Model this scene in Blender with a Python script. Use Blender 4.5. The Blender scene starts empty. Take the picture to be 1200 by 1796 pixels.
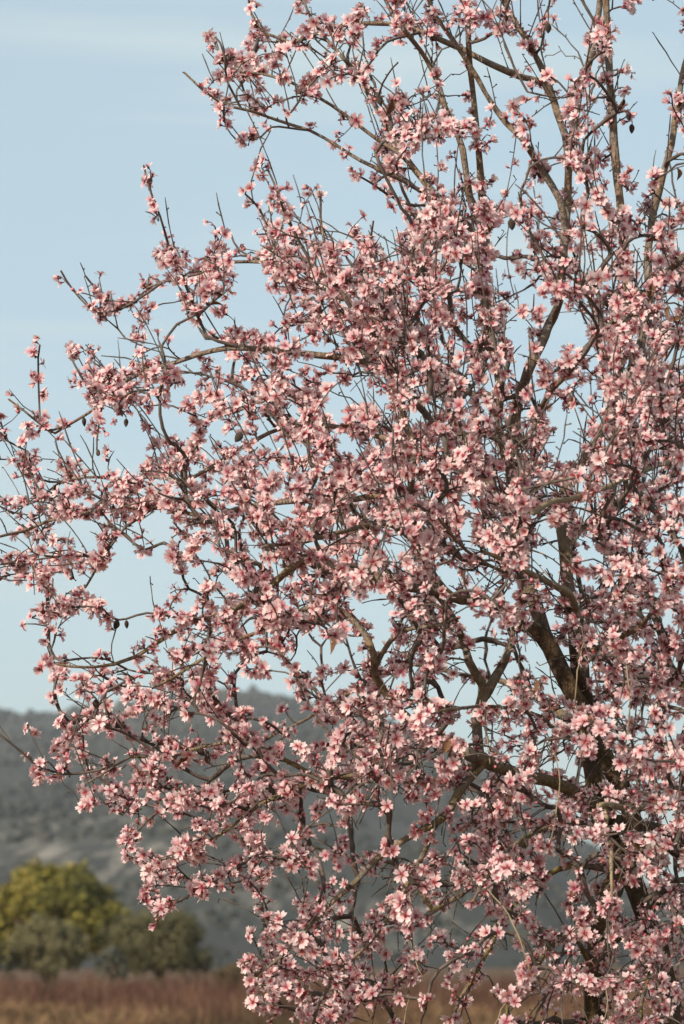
import bpy, math, random
import numpy as np
from mathutils import Matrix, Vector, Quaternion

R = math.radians
rs = np.random.RandomState(11)
random.seed(11)
S = bpy.context.scene
COL = S.collection

# ------------------------------------------------------------------ camera
FPX = 5093.0                 # focal length in photograph pixels (1200 x 1796)
EYE = 1.6
PITCH = math.atan((1672 - 898) / FPX)
D0 = 6.4                     # distance to the middle of the almond tree
cd = bpy.data.cameras.new('camera')
cam = bpy.data.objects.new('camera', cd); COL.objects.link(cam)
cam.location = (0, 0, EYE)
cam.rotation_euler = (R(90) + PITCH, 0, 0)
cd.sensor_fit = 'VERTICAL'; cd.sensor_height = 36.0; cd.sensor_width = 24.0
cd.lens = FPX / 1796 * 36.0
cd.clip_start = 0.1; cd.clip_end = 20000
cd.dof.use_dof = True; cd.dof.focus_distance = 6.2; cd.dof.aperture_fstop = 6.3
S.camera = cam

# ------------------------------------------------------------------ sky, sun, exposure
SUN_EL, SUN_AZ = R(30), R(222)          # azimuth clockwise from +Y : behind the camera, to the left
w = bpy.data.worlds.new('World'); S.world = w; w.use_nodes = True
nt = w.node_tree; nt.nodes.clear()
wo = nt.nodes.new('ShaderNodeOutputWorld'); bg = nt.nodes.new('ShaderNodeBackground')
sky = nt.nodes.new('ShaderNodeTexSky'); sky.sky_type = 'NISHITA'; sky.sun_disc = False
sky.sun_elevation = SUN_EL; sky.sun_rotation = SUN_AZ
sky.air_density = 1.0; sky.dust_density = 2.2; sky.ozone_density = 1.2; sky.altitude = 100
tc = nt.nodes.new('ShaderNodeTexCoord')
mp = nt.nodes.new('ShaderNodeMapping'); mp.inputs['Scale'].default_value = (1.6, 1.6, 26.0)
mp.inputs['Location'].default_value = (0, 0, 3.02)
mp.inputs['Rotation'].default_value = (0, R(-3), 0)
nz = nt.nodes.new('ShaderNodeTexNoise'); nz.inputs['Scale'].default_value = 1.7; nz.inputs['Detail'].default_value = 5
nz.inputs['Distortion'].default_value = 0.4
cr = nt.nodes.new('ShaderNodeValToRGB')
cr.color_ramp.elements[0].position = 0.52; cr.color_ramp.elements[0].color = (0.64, 0.64, 0.64, 1)
cr.color_ramp.elements[1].position = 0.8; cr.color_ramp.elements[1].color = (0.95, 0.95, 0.95, 1)
mx = nt.nodes.new('ShaderNodeMixRGB'); mx.inputs['Color2'].default_value = (3.62, 4.5, 4.68, 1)
nt.links.new(tc.outputs['Generated'], mp.inputs['Vector']); nt.links.new(mp.outputs[0], nz.inputs['Vector'])
nt.links.new(nz.outputs['Fac'], cr.inputs['Fac']); nt.links.new(cr.outputs['Color'], mx.inputs['Fac'])
cr2 = nt.nodes.new('ShaderNodeValToRGB')         # brighter wisps of the same thin high cloud
cr2.color_ramp.elements[0].position = 0.54; cr2.color_ramp.elements[0].color = (0, 0, 0, 1)
cr2.color_ramp.elements[1].position = 0.72; cr2.color_ramp.elements[1].color = (0.2, 0.2, 0.2, 1)
mx2 = nt.nodes.new('ShaderNodeMixRGB'); mx2.inputs['Color2'].default_value = (4.6, 4.85, 4.75, 1)
nt.links.new(nz.outputs['Fac'], cr2.inputs['Fac']); nt.links.new(cr2.outputs['Color'], mx2.inputs['Fac'])
nt.links.new(sky.outputs['Color'], mx.inputs['Color1']); nt.links.new(mx.outputs[0], mx2.inputs['Color1'])
nt.links.new(mx2.outputs[0], bg.inputs['Color'])
bg.inputs['Strength'].default_value = 0.15
nt.links.new(bg.outputs[0], wo.inputs['Surface'])

sl = bpy.data.lights.new('sun', 'SUN'); sun = bpy.data.objects.new('sun', sl); COL.objects.link(sun)
sl.energy = 4.6; sl.angle = R(0.53); sl.color = (1.0, 0.90, 0.77)
tosun = Vector((math.sin(SUN_AZ) * math.cos(SUN_EL), math.cos(SUN_AZ) * math.cos(SUN_EL), math.sin(SUN_EL)))
sun.rotation_euler = tosun.to_track_quat('Z', 'Y').to_euler()
sun.location = (-20, -20, 30)

vs = S.view_settings
vs.view_transform = 'Standard'; vs.look = 'None'; vs.exposure = 0.18; vs.gamma = 1.0; vs.use_curve_mapping = False
S.render.engine = 'CYCLES'
cy = S.cycles
cy.use_denoising = True
cy.max_bounces = 6; cy.diffuse_bounces = 3; cy.transmission_bounces = 3; cy.volume_bounces = 0; cy.transparent_max_bounces = 4

# ------------------------------------------------------------------ helpers
cp, sp = math.cos(PITCH), math.sin(PITCH)
FWD = np.array([0, cp, sp]); UP = np.array([0, -sp, cp]); RT = np.array([1.0, 0, 0]); CAM = np.array([0, 0, EYE])

def P(u, v, d):
    """a point of the tree: where photograph pixel (u, v) looks, d metres beyond the middle of the tree"""
    z = D0 + d
    return CAM + FWD * z + RT * ((u - 600) / FPX * z) + UP * ((898 - v) / FPX * z)

def proj(p):
    q = np.asarray(p) - CAM
    z = q @ FWD
    return 600 + (q @ RT) / z * FPX, 898 - (q @ UP) / z * FPX, z

def unit(a):
    return a / (math.sqrt(a[0] * a[0] + a[1] * a[1] + a[2] * a[2]) + 1e-12)

def cross(a, b):
    a0, a1, a2 = a; b0, b1, b2 = b
    return np.array((a1 * b2 - a2 * b1, a2 * b0 - a0 * b2, a0 * b1 - a1 * b0))

def new_obj(name, mesh, parent=None):
    o = bpy.data.objects.new(name, mesh); COL.objects.link(o)
    if parent is not None: o.parent = parent
    return o

def tag(o, label=None, cat=None, group=None, kind=None):
    if label: o['label'] = label
    if cat: o['category'] = cat
    if group: o['group'] = group
    if kind: o['kind'] = kind
    return o

def mesh_np(name, V, F, mats, mi=None, attrs=None, smooth=True):
    """mesh from numpy arrays; F is (n,3) or (n,4)"""
    V = np.asarray(V, dtype=np.float32); F = np.asarray(F, dtype=np.int32)
    me = bpy.data.meshes.new(name)
    k = F.shape[1]
    me.vertices.add(len(V)); me.vertices.foreach_set('co', V.ravel())
    me.loops.add(F.size); me.loops.foreach_set('vertex_index', F.ravel())
    me.polygons.add(len(F))
    me.polygons.foreach_set('loop_start', np.arange(0, F.size, k, dtype=np.int32))
    me.polygons.foreach_set('loop_total', np.full(len(F), k, dtype=np.int32))
    if mi is not None: me.polygons.foreach_set('material_index', np.asarray(mi, dtype=np.int32))
    me.polygons.foreach_set('use_smooth', np.full(len(F), smooth))
    for m in mats: me.materials.append(m)
    for an, av in (attrs or {}).items():
        a = me.attributes.new(an, 'FLOAT', 'POINT'); a.data.foreach_set('value', np.asarray(av, dtype=np.float32))
    me.update(calc_edges=True)
    return me

class Acc:
    """collects quads / tris of many small pieces for one mesh"""
    def __init__(s): s.V = []; s.F = []; s.M = []; s.A = {}; s.n = 0
    def add(s, V, F, mi=0, **attrs):
        s.V.append(V); s.F.append(np.asarray(F) + s.n); s.M.append(np.full(len(F), mi) if np.isscalar(mi) else mi)
        for k, a in attrs.items(): s.A.setdefault(k, []).append(np.full(len(V), a) if np.isscalar(a) else a)
        s.n += len(V)
    def build(s, name, mats, parent=None, smooth=True):
        me = mesh_np(name, np.concatenate(s.V), np.concatenate(s.F), mats, np.concatenate(s.M),
                     {k: np.concatenate(a) for k, a in s.A.items()}, smooth)
        return new_obj(name, me, parent)

# ------------------------------------------------------------------ materials
def mat(name):
    m = bpy.data.materials.new(name); m.use_nodes = True
    t = m.node_tree; b = t.nodes['Principled BSDF']
    return m, t, b

def ramp(t, stops, fac):
    n = t.nodes.new('ShaderNodeValToRGB'); e = n.color_ramp.elements
    while len(e) < len(stops): e.new(0.5)
    for el, (p, c) in zip(e, stops): el.position = p; el.color = (*c, 1)
    t.links.new(fac, n.inputs['Fac'])
    return n.outputs['Color']

def noise(t, scale, detail=4, rough=0.55, coord='Object', mscale=None):
    tcn = t.nodes.new('ShaderNodeTexCoord'); n = t.nodes.new('ShaderNodeTexNoise')
    n.inputs['Scale'].default_value = scale; n.inputs['Detail'].default_value = detail; n.inputs['Roughness'].default_value = rough
    src = tcn.outputs[coord]
    if mscale:
        mpn = t.nodes.new('ShaderNodeMapping'); mpn.inputs['Scale'].default_value = mscale
        t.links.new(src, mpn.inputs['Vector']); src = mpn.outputs[0]
    t.links.new(src, n.inputs['Vector'])
    return n.outputs['Fac']

def mixc(t, fac, a, b, mode='MIX'):
    n = t.nodes.new('ShaderNodeMixRGB'); n.blend_type = mode
    for i, x in ((0, fac), (1, a), (2, b)):
        if isinstance(x, bpy.types.NodeSocket): t.links.new(x, n.inputs[i])
        elif i == 0: n.inputs[0].default_value = x
        else: n.inputs[i].default_value = (*x, 1)
    return n.outputs[0]

def attr(t, name):
    n = t.nodes.new('ShaderNodeAttribute'); n.attribute_name = name
    return n.outputs['Fac']

def bump(t, b, h, strength, dist):
    n = t.nodes.new('ShaderNodeBump'); n.inputs['Strength'].default_value = strength; n.inputs['Distance'].default_value = dist
    t.links.new(h, n.inputs['Height']); t.links.new(n.outputs[0], b.inputs['Normal'])

def thin_leafy(m, t, b, colour, trans):
    """front light plus light passing through a thin petal or leaf"""
    tr = t.nodes.new('ShaderNodeBsdfTranslucent'); ms = t.nodes.new('ShaderNodeMixShader'); ms.inputs[0].default_value = trans
    t.links.new(colour, b.inputs['Base Color']); t.links.new(colour, tr.inputs['Color'])
    t.links.new(b.outputs[0], ms.inputs[1]); t.links.new(tr.outputs[0], ms.inputs[2])
    t.links.new(ms.outputs[0], t.nodes['Material Output'].inputs['Surface'])

def make_petal_mat():
    m, t, b = mat('petal')
    b.inputs['Roughness'].default_value = 0.6; b.inputs['Specular IOR Level'].default_value = 0.2
    g = attr(t, 'grad'); ti = attr(t, 'tint')
    pale = ramp(t, [(0.0, (0.40, 0.06, 0.11)), (0.26, (0.71, 0.335, 0.355)), (0.53, (0.86, 0.62, 0.60)), (1.0, (0.93, 0.80, 0.765))], g)
    deep = ramp(t, [(0.0, (0.33, 0.04, 0.09)), (0.35, (0.62, 0.23, 0.27)), (0.7, (0.76, 0.42, 0.44)), (1.0, (0.83, 0.57, 0.57))], g)
    faded = ramp(t, [(0.0, (0.22, 0.05, 0.07)), (0.5, (0.50, 0.28, 0.29)), (1.0, (0.62, 0.45, 0.44))], g)
    c = mixc(t, ti, pale, deep)
    c = mixc(t, ramp(t, [(0.72, (0, 0, 0)), (0.9, (1, 1, 1))], ti), c, faded)
    thin_leafy(m, t, b, c, 0.38)
    return m

def make_simple(name, c0, c1, scale, rough=0.8, coord='Object', bstr=0.0, bdist=0.01, spec=0.3):
    m, t, b = mat(name)
    f = noise(t, scale, coord=coord)
    t.links.new(ramp(t, [(0.3, c0), (0.7, c1)], f), b.inputs['Base Color'])
    b.inputs['Roughness'].default_value = rough; b.inputs['Specular IOR Level'].default_value = spec
    if bstr: bump(t, b, f, bstr, bdist)
    return m

def make_bark(name='bark', k=1.0):
    m, t, b = mat(name)
    f1 = noise(t, 55, 6, 0.65); f2 = noise(t, 14, 4, 0.6); f3 = noise(t, 5.5, 5, 0.7)
    grain = noise(t, 120, 3, 0.6, mscale=(1, 1, 0.18))
    base = ramp(t, [(0.28, (0.095, 0.063, 0.042)), (0.5, (0.26, 0.178, 0.115)), (0.75, (0.42, 0.315, 0.22))], f1)
    grey = ramp(t, [(0.3, (0.13, 0.105, 0.09)), (0.7, (0.33, 0.28, 0.235))], grain)
    c = mixc(t, ramp(t, [(0.42, (0, 0, 0)), (0.62, (1, 1, 1))], f2), base, grey)
    lich = ramp(t, [(0.35, (0.12, 0.095, 0.02)), (0.7, (0.30, 0.24, 0.065))], f1)
    # lichen grows on the old, low, inner wood
    ge = t.nodes.new('ShaderNodeNewGeometry'); sx = t.nodes.new('ShaderNodeSeparateXYZ'); t.links.new(ge.outputs['Position'], sx.inputs[0])
    mr = t.nodes.new('ShaderNodeMapRange'); mr.inputs['From Min'].default_value = 2.7; mr.inputs['From Max'].default_value = 1.6
    t.links.new(sx.outputs['Z'], mr.inputs['Value'])
    th = t.nodes.new('ShaderNodeMath'); th.operation = 'MULTIPLY'
    t.links.new(ramp(t, [(0.46, (0, 0, 0)), (0.6, (0.85, 0.85, 0.85))], f3), th.inputs[0]); t.links.new(mr.outputs[0], th.inputs[1])
    c = mixc(t, th.outputs[0], c, lich)
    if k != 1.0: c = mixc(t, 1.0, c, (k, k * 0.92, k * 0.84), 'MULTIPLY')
    t.links.new(c, b.inputs['Base Color'])
    b.inputs['Roughness'].default_value = 0.9; b.inputs['Specular IOR Level'].default_value = 0.15
    ad = t.nodes.new('ShaderNodeMath'); ad.operation = 'ADD'; t.links.new(f1, ad.inputs[0]); t.links.new(grain, ad.inputs[1])
    bump(t, b, ad.outputs[0], 1.0, 0.012)
    return m

M_PETAL = make_petal_mat()
M_STAMEN, _t, _b = mat('stamen')
_t.links.new(ramp(_t, [(0.0, (0.34, 0.035, 0.07)), (0.75, (0.52, 0.12, 0.16)), (0.95, (0.72, 0.46, 0.16))], attr(_t, 'grad')), _b.inputs['Base Color'])
_b.inputs['Roughness'].default_value = 0.7
M_CALYX = make_simple('calyx', (0.16, 0.050, 0.042), (0.28, 0.10, 0.075), 90)
M_BUD = make_simple('flower_bud', (0.45, 0.10, 0.14), (0.66, 0.24, 0.27), 60)
M_BARK = make_bark('bark', 1.0); M_OLD_SHADED = make_bark('shaded_old_bark', 0.42)  # dark old wood, with shade from the blossoms painted into its colour
M_TWIG = make_simple('twig_bark', (0.055, 0.041, 0.034), (0.15, 0.115, 0.092), 38, 0.75, bstr=0.4, bdist=0.002)
M_SHOOT = make_simple('young_shoot_bark', (0.20, 0.15, 0.09), (0.34, 0.27, 0.16), 30, 0.7)
M_HUSK = make_simple('dry_husk', (0.030, 0.022, 0.017), (0.12, 0.085, 0.06), 160, 0.95, bstr=0.6, bdist=0.003)
M_DRYLEAF = make_simple('dry_leaf', (0.09, 0.04, 0.02), (0.22, 0.11, 0.05), 60)

# ------------------------------------------------------------------ ground
def make_ground_mat():
    m, t, b = mat('field_soil')
    f = noise(t, 0.35, 6, 0.65); f2 = noise(t, 3.5, 5, 0.7)
    c = ramp(t, [(0.3, (0.075, 0.045, 0.029)), (0.5, (0.12, 0.072, 0.045)), (0.72, (0.15, 0.105, 0.06))], f)
    c = mixc(t, ramp(t, [(0.45, (0, 0, 0)), (0.65, (0.7, 0.7, 0.7))], f2), c, (0.12, 0.085, 0.05))
    t.links.new(c, b.inputs['Base Color']); b.inputs['Roughness'].default_value = 1.0; b.inputs['Specular IOR Level'].default_value = 0.1
    bump(t, b, f2, 0.6, 0.08)
    return m
ang = np.linspace(0, 2 * math.pi, 97)[:-1]
rings = [0, 8, 20, 45, 90, 150, 300, 700, 1500, 2900]
V = [(0, 0, 0)]; F = []
for r in rings[1:]:
    for a in ang: V.append((r * math.cos(a), r * math.sin(a), 0))
F3 = []
for i in range(96): F3.append((0, 1 + i, 1 + (i + 1) % 96))
for k in range(len(rings) - 2):
    for i in range(96):
        a, b_ = 1 + k * 96 + i, 1 + k * 96 + (i + 1) % 96
        F3 += [(a, a + 96, b_ + 96), (a, b_ + 96, b_)]
ground = new_obj('ground', mesh_np('ground', V, F3, [make_ground_mat()], smooth=False)); ground['kind'] = 'structure'

# ------------------------------------------------------------------ value noise for terrain and crowns
_perm = rs.rand(64, 64, 64)
def vnoise(p):
    p = np.asarray(p, dtype=float); i = np.floor(p).astype(int); f = p - i; f = f * f * (3 - 2 * f)
    out = 0
    for dx in (0, 1):
        for dy in (0, 1):
            for dz in (0, 1):
                wgt = (f[..., 0] if dx else 1 - f[..., 0]) * (f[..., 1] if dy else 1 - f[..., 1]) * (f[..., 2] if dz else 1 - f[..., 2])
                out = out + wgt * _perm[(i[..., 0] + dx) % 64, (i[..., 1] + dy) % 64, (i[..., 2] + dz) % 64]
    return out
def fbm(p, o=4):
    s = 0; a = 0.5; p = np.asarray(p, dtype=float)
    for k in range(o): s = s + a * (vnoise(p) - 0.5); p = p * 2.03 + 7.1; a *= 0.5
    return s

# ------------------------------------------------------------------ hills
SKY_U = [-2200, -900, -300, 0, 100, 180, 230, 300, 400, 470, 550, 640, 760, 870, 960, 1040, 1120, 1200, 1400, 1900, 2600, 4000]
SKY_V = [1420, 1330, 1262, 1252, 1249, 1246, 1232, 1219, 1212, 1216, 1236, 1258, 1295, 1342, 1415, 1488, 1545, 1585, 1610, 1560, 1590, 1620]
Y0, Y1, Y2 = 230.0, 1900.0, 2500.0
def hill_h(x, y):
    u = 600 + FPX * (x / y) / cp
    vv = np.interp(u, SKY_U, SKY_V)
    el = np.tan(np.arctan((898 - vv) / FPX) + PITCH)
    top = el * Y1
    s = np.clip((y - Y0) / (Y1 - Y0), 0, 1)
    pr = np.where(y <= Y1, s ** 1.45 * (1.2 - 0.2 * s), 1 - 0.35 * (np.maximum(y - Y1, 0) / (Y2 - Y1)) ** 1.5)
    p = np.stack([x / 190, y / 420, x * 0 + 3.3], -1)
    gul = fbm(p, 4) * 34 + fbm(np.stack([x / 40, y / 60, x * 0 + 9.1], -1), 3) * 9
    return top * pr + gul * np.sin(np.pi * np.clip(s, 0, 1)) ** 0.8 - 4 * (1 - np.clip(s * 6, 0, 1))
nx, ny = 230, 150
gx = np.linspace(-0.62, 0.62, nx); gy = np.linspace(Y0, Y2, ny)
GX, GY = np.meshgrid(gx, gy); HX = GX * GY
HZ = hill_h(HX, GY)
V = np.stack([HX, GY, HZ], -1).reshape(-1, 3)
idx = np.arange(nx * ny).reshape(ny, nx)
F = np.stack([idx[:-1, :-1], idx[:-1, 1:], idx[1:, 1:], idx[1:, :-1]], -1).reshape(-1, 4)
def make_hill_mat():
    m, t, b = mat('hillside')
    f = noise(t, 0.011, 8, 0.62); f2 = noise(t, 0.05, 5, 0.65); f3 = noise(t, 0.006, 4, 0.5, mscale=(1.6, 0.5, 1))
    c = ramp(t, [(0.3, (0.040, 0.040, 0.038)), (0.55, (0.058, 0.056, 0.052)), (0.75, (0.084, 0.079, 0.071))], f)
    c = mixc(t, ramp(t, [(0.42, (0, 0, 0)), (0.62, (0.8, 0.8, 0.8))], f2), c, (0.046, 0.050, 0.041))
    # bare limestone scars on the near spur
    ge = t.nodes.new('ShaderNodeNewGeometry')
    def patch(cx, cy_, cz, rad):
        vm = t.nodes.new('ShaderNodeVectorMath'); vm.operation = 'SUBTRACT'; t.links.new(ge.outputs['Position'], vm.inputs[0]); vm.inputs[1].default_value = (cx, cy_, cz)
        v2 = t.nodes.new('ShaderNodeVectorMath'); v2.operation = 'MULTIPLY'; t.links.new(vm.outputs[0], v2.inputs[0]); v2.inputs[1].default_value = (1 / rad[0], 1 / rad[1], 1 / rad[2])
        l = t.nodes.new('ShaderNodeVectorMath'); l.operation = 'LENGTH'; t.links.new(v2.outputs[0], l.inputs[0])
        mr = t.nodes.new('ShaderNodeMapRange'); mr.inputs['From Min'].default_value = 1.0; mr.inputs['From Max'].default_value = 0.25; t.links.new(l.outputs['Value'], mr.inputs['Value'])
        return mr.outputs[0]
    return m, t, b, c, patch, f2, f3
m, t, b, c, patch, f2, f3 = make_hill_mat()
def hill_hit(u, v):
    """the point of the hillside seen at pixel (u, v)"""
    d = FWD + RT * ((u - 600) / FPX) + UP * ((898 - v) / FPX)
    for y in np.arange(Y0 + 20, Y2, 4.0):
        p = CAM + d * (y / d[1])
        if hill_h(np.array(p[0]), np.array(p[1])) > p[2]: return p
    return CAM + d * (Y1 / d[1])
fac = None
for (u, v, ra) in [(170, 1440, (34, 260, 20)), (222, 1510, (26, 200, 14)), (110, 1475, (34, 200, 9)), (300, 1440, (20, 120, 12)), (60, 1500, (20, 90, 8)), (640, 1600, (30, 120, 14))]:
    p = hill_hit(u, v)
    k = patch(p[0], p[1], p[2], ra)
    if fac is None: fac = k
    else:
        mm = t.nodes.new('ShaderNodeMath'); mm.operation = 'MAXIMUM'; t.links.new(fac, mm.inputs[0]); t.links.new(k, mm.inputs[1]); fac = mm.outputs[0]
rk = noise(t, 0.26, 6, 0.7, mscale=(1.0, 0.03, 1.0))
pm = t.nodes.new('ShaderNodeMath'); pm.operation = 'MULTIPLY'; t.links.new(fac, pm.inputs[0])
t.links.new(ramp(t, [(0.48, (0, 0, 0)), (0.62, (0.55, 0.55, 0.55))], rk), pm.inputs[1])
c = mixc(t, pm.outputs[0], c, (0.40, 0.345, 0.28))
t.links.new(c, b.inputs['Base Color']); b.inputs['Roughness'].default_value = 1.0; b.inputs['Specular IOR Level'].default_value = 0.05
hills = new_obj('hills', mesh_np('hills', V, F, [m])); hills['kind'] = 'structure'

# scrub and small trees on the hillside, too many and too far to count
ico_v = []; ph = (1 + 5 ** .5) / 2
for a in (-1, 1):
    for b2 in (-ph, ph): ico_v += [(0, a, b2), (a, b2, 0), (b2, 0, a)]
ico_v = np.array(ico_v) / math.sqrt(1 + ph * ph)
ico_f = []
for i in range(12):
    for j in range(i + 1, 12):
        for k in range(j + 1, 12):
            e = [np.linalg.norm(ico_v[x] - ico_v[y]) for x, y in ((i, j), (j, k), (i, k))]
            if max(e) < 1.1:
                n = cross(ico_v[j] - ico_v[i], ico_v[k] - ico_v[i])
                ico_f.append((i, j, k) if n @ ico_v[i] > 0 else (i, k, j))
ico_f = np.array(ico_f)
acc = Acc()
N = 10500
sy = Y0 + 60 + (Y1 + 30 - Y0 - 60) * rs.rand(N) ** 0.75; sx_ = (rs.rand(N) - 0.5) * 0.5 * sy
sel = fbm(np.stack([sx_ / 60, sy / 110, sx_ * 0 + 2.2], -1), 3) > -0.10
sel |= np.abs(sy - Y1) < 30
sx_, sy = sx_[sel], sy[sel]; sz = hill_h(sx_, sy)
for x, y, z in zip(sx_, sy, sz):
    r = min(4.5, y * (0.0009 + 0.0016 * rs.rand() ** 2))
    acc.add(ico_v * (1 + 0.35 * (rs.rand(12, 1) - 0.5)) * np.array([r * (0.9 + 0.5 * rs.rand()), r, r * (0.8 + 0.6 * rs.rand())]) + np.array([x, y, z + r * 0.4]), ico_f, tint=rs.rand())
m, t, b = mat('hill_scrub')
t.links.new(ramp(t, [(0.0, (0.034, 0.036, 0.032)), (0.6, (0.050, 0.051, 0.044)), (1.0, (0.072, 0.069, 0.059))], attr(t, 'tint')), b.inputs['Base Color'])
b.inputs['Roughness'].default_value = 1.0; b.inputs['Specular IOR Level'].default_value = 0.05
tag(acc.build('hillside_scrub', [m]), 'dark evergreen scrub covering the distant grey green hillside', 'scrub', kind='stuff')

# ------------------------------------------------------------------ haze
hz = [(-3000, -3000, -1), (3000, -3000, -1), (3000, 3000, -1), (-3000, 3000, -1)]
hz += [(x, y, 215) for x, y, _ in hz]
hf = [(0, 3, 2, 1), (4, 5, 6, 7), (0, 1, 5, 4), (1, 2, 6, 5), (2, 3, 7, 6), (3, 0, 4, 7)]
m = bpy.data.materials.new('haze_air'); m.use_nodes = True; t = m.node_tree; t.nodes.clear()
mo = t.nodes.new('ShaderNodeOutputMaterial'); pv = t.nodes.new('ShaderNodeVolumePrincipled')
pv.inputs['Color'].default_value = (0.90, 0.92, 0.94, 1); pv.inputs['Density'].default_value = 0.00015; pv.inputs['Anisotropy'].default_value = 0.2
t.links.new(pv.outputs[0], mo.inputs['Volume'])
haze = new_obj('haze', mesh_np('haze', hz, hf, [m], smooth=False)); haze['kind'] = 'stuff'
haze['label'] = 'thin pale haze in the air before the hills'; haze['category'] = 'haze'

# ------------------------------------------------------------------ tubes
def resample(pts, step):
    pts = np.asarray(pts, dtype=float)
    if len(pts) < 2: return pts
    ext = np.vstack([2 * pts[0] - pts[1], pts, 2 * pts[-1] - pts[-2]])
    out = []
    for i in range(1, len(ext) - 2):
        p0, p1, p2, p3 = ext[i - 1], ext[i], ext[i + 1], ext[i + 2]
        n = max(1, int(np.linalg.norm((p2 - p1)[:3]) / step))
        for k in range(n):
            s = k / n
            out.append(0.5 * (2 * p1 + (p2 - p0) * s + (2 * p0 - 5 * p1 + 4 * p2 - p3) * s * s + (3 * p1 - p0 - 3 * p2 + p3) * s ** 3))
    out.append(pts[-1])
    return np.array(out)

def tube(pts, rad, sides, knob=0.0):
    pts = np.asarray(pts); n = len(pts); rad = np.asarray(rad)
    T = np.gradient(pts, axis=0); T /= (np.linalg.norm(T, axis=1, keepdims=True) + 1e-12)
    a = np.array([0.3, 1, 0.2]) if abs(T[0][2]) > 0.8 else np.array([0, 0, 1.0])
    nrm = unit(cross(T[0], a)); N_ = np.zeros_like(pts); B_ = np.zeros_like(pts)
    for i in range(n):
        nrm = unit(nrm - T[i] * (nrm @ T[i])); N_[i] = nrm; B_[i] = cross(T[i], nrm)
    th = np.linspace(0, 2 * math.pi, sides + 1)[:-1]
    rr = rad[:, None] * np.ones((1, sides))
    if knob: rr = rr * (1 + knob * (fbm(np.stack([pts[:, None, 0] * 18 + np.cos(th) * 0.8, pts[:, None, 1] * 18 + np.sin(th) * 0.8, pts[:, None, 2] * 18 + th * 0], -1), 3) * 2.2))
    V = pts[:, None, :] + rr[..., None] * (np.cos(th)[None, :, None] * N_[:, None, :] + np.sin(th)[None, :, None] * B_[:, None, :])
    V = V.reshape(-1, 3)
    i = np.arange(n - 1)[:, None] * sides; j = np.arange(sides)[None, :]; j2 = (j + 1) % sides
    F = np.stack([i + j, i + j2, i + sides + j2, i + sides + j], -1).reshape(-1, 4)
    tip = len(V); V = np.vstack([V, pts[-1] + T[-1] * rad[-1] * 0.8])
    last = (n - 1) * sides
    cap = np.array([(last + k, last + (k + 1) % sides, tip, tip) for k in range(sides)])
    F3 = np.vstack([np.vstack([F[:, [0, 1, 2]], F[:, [0, 2, 3]]]), cap[:, :3]])
    return V, F3

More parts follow.
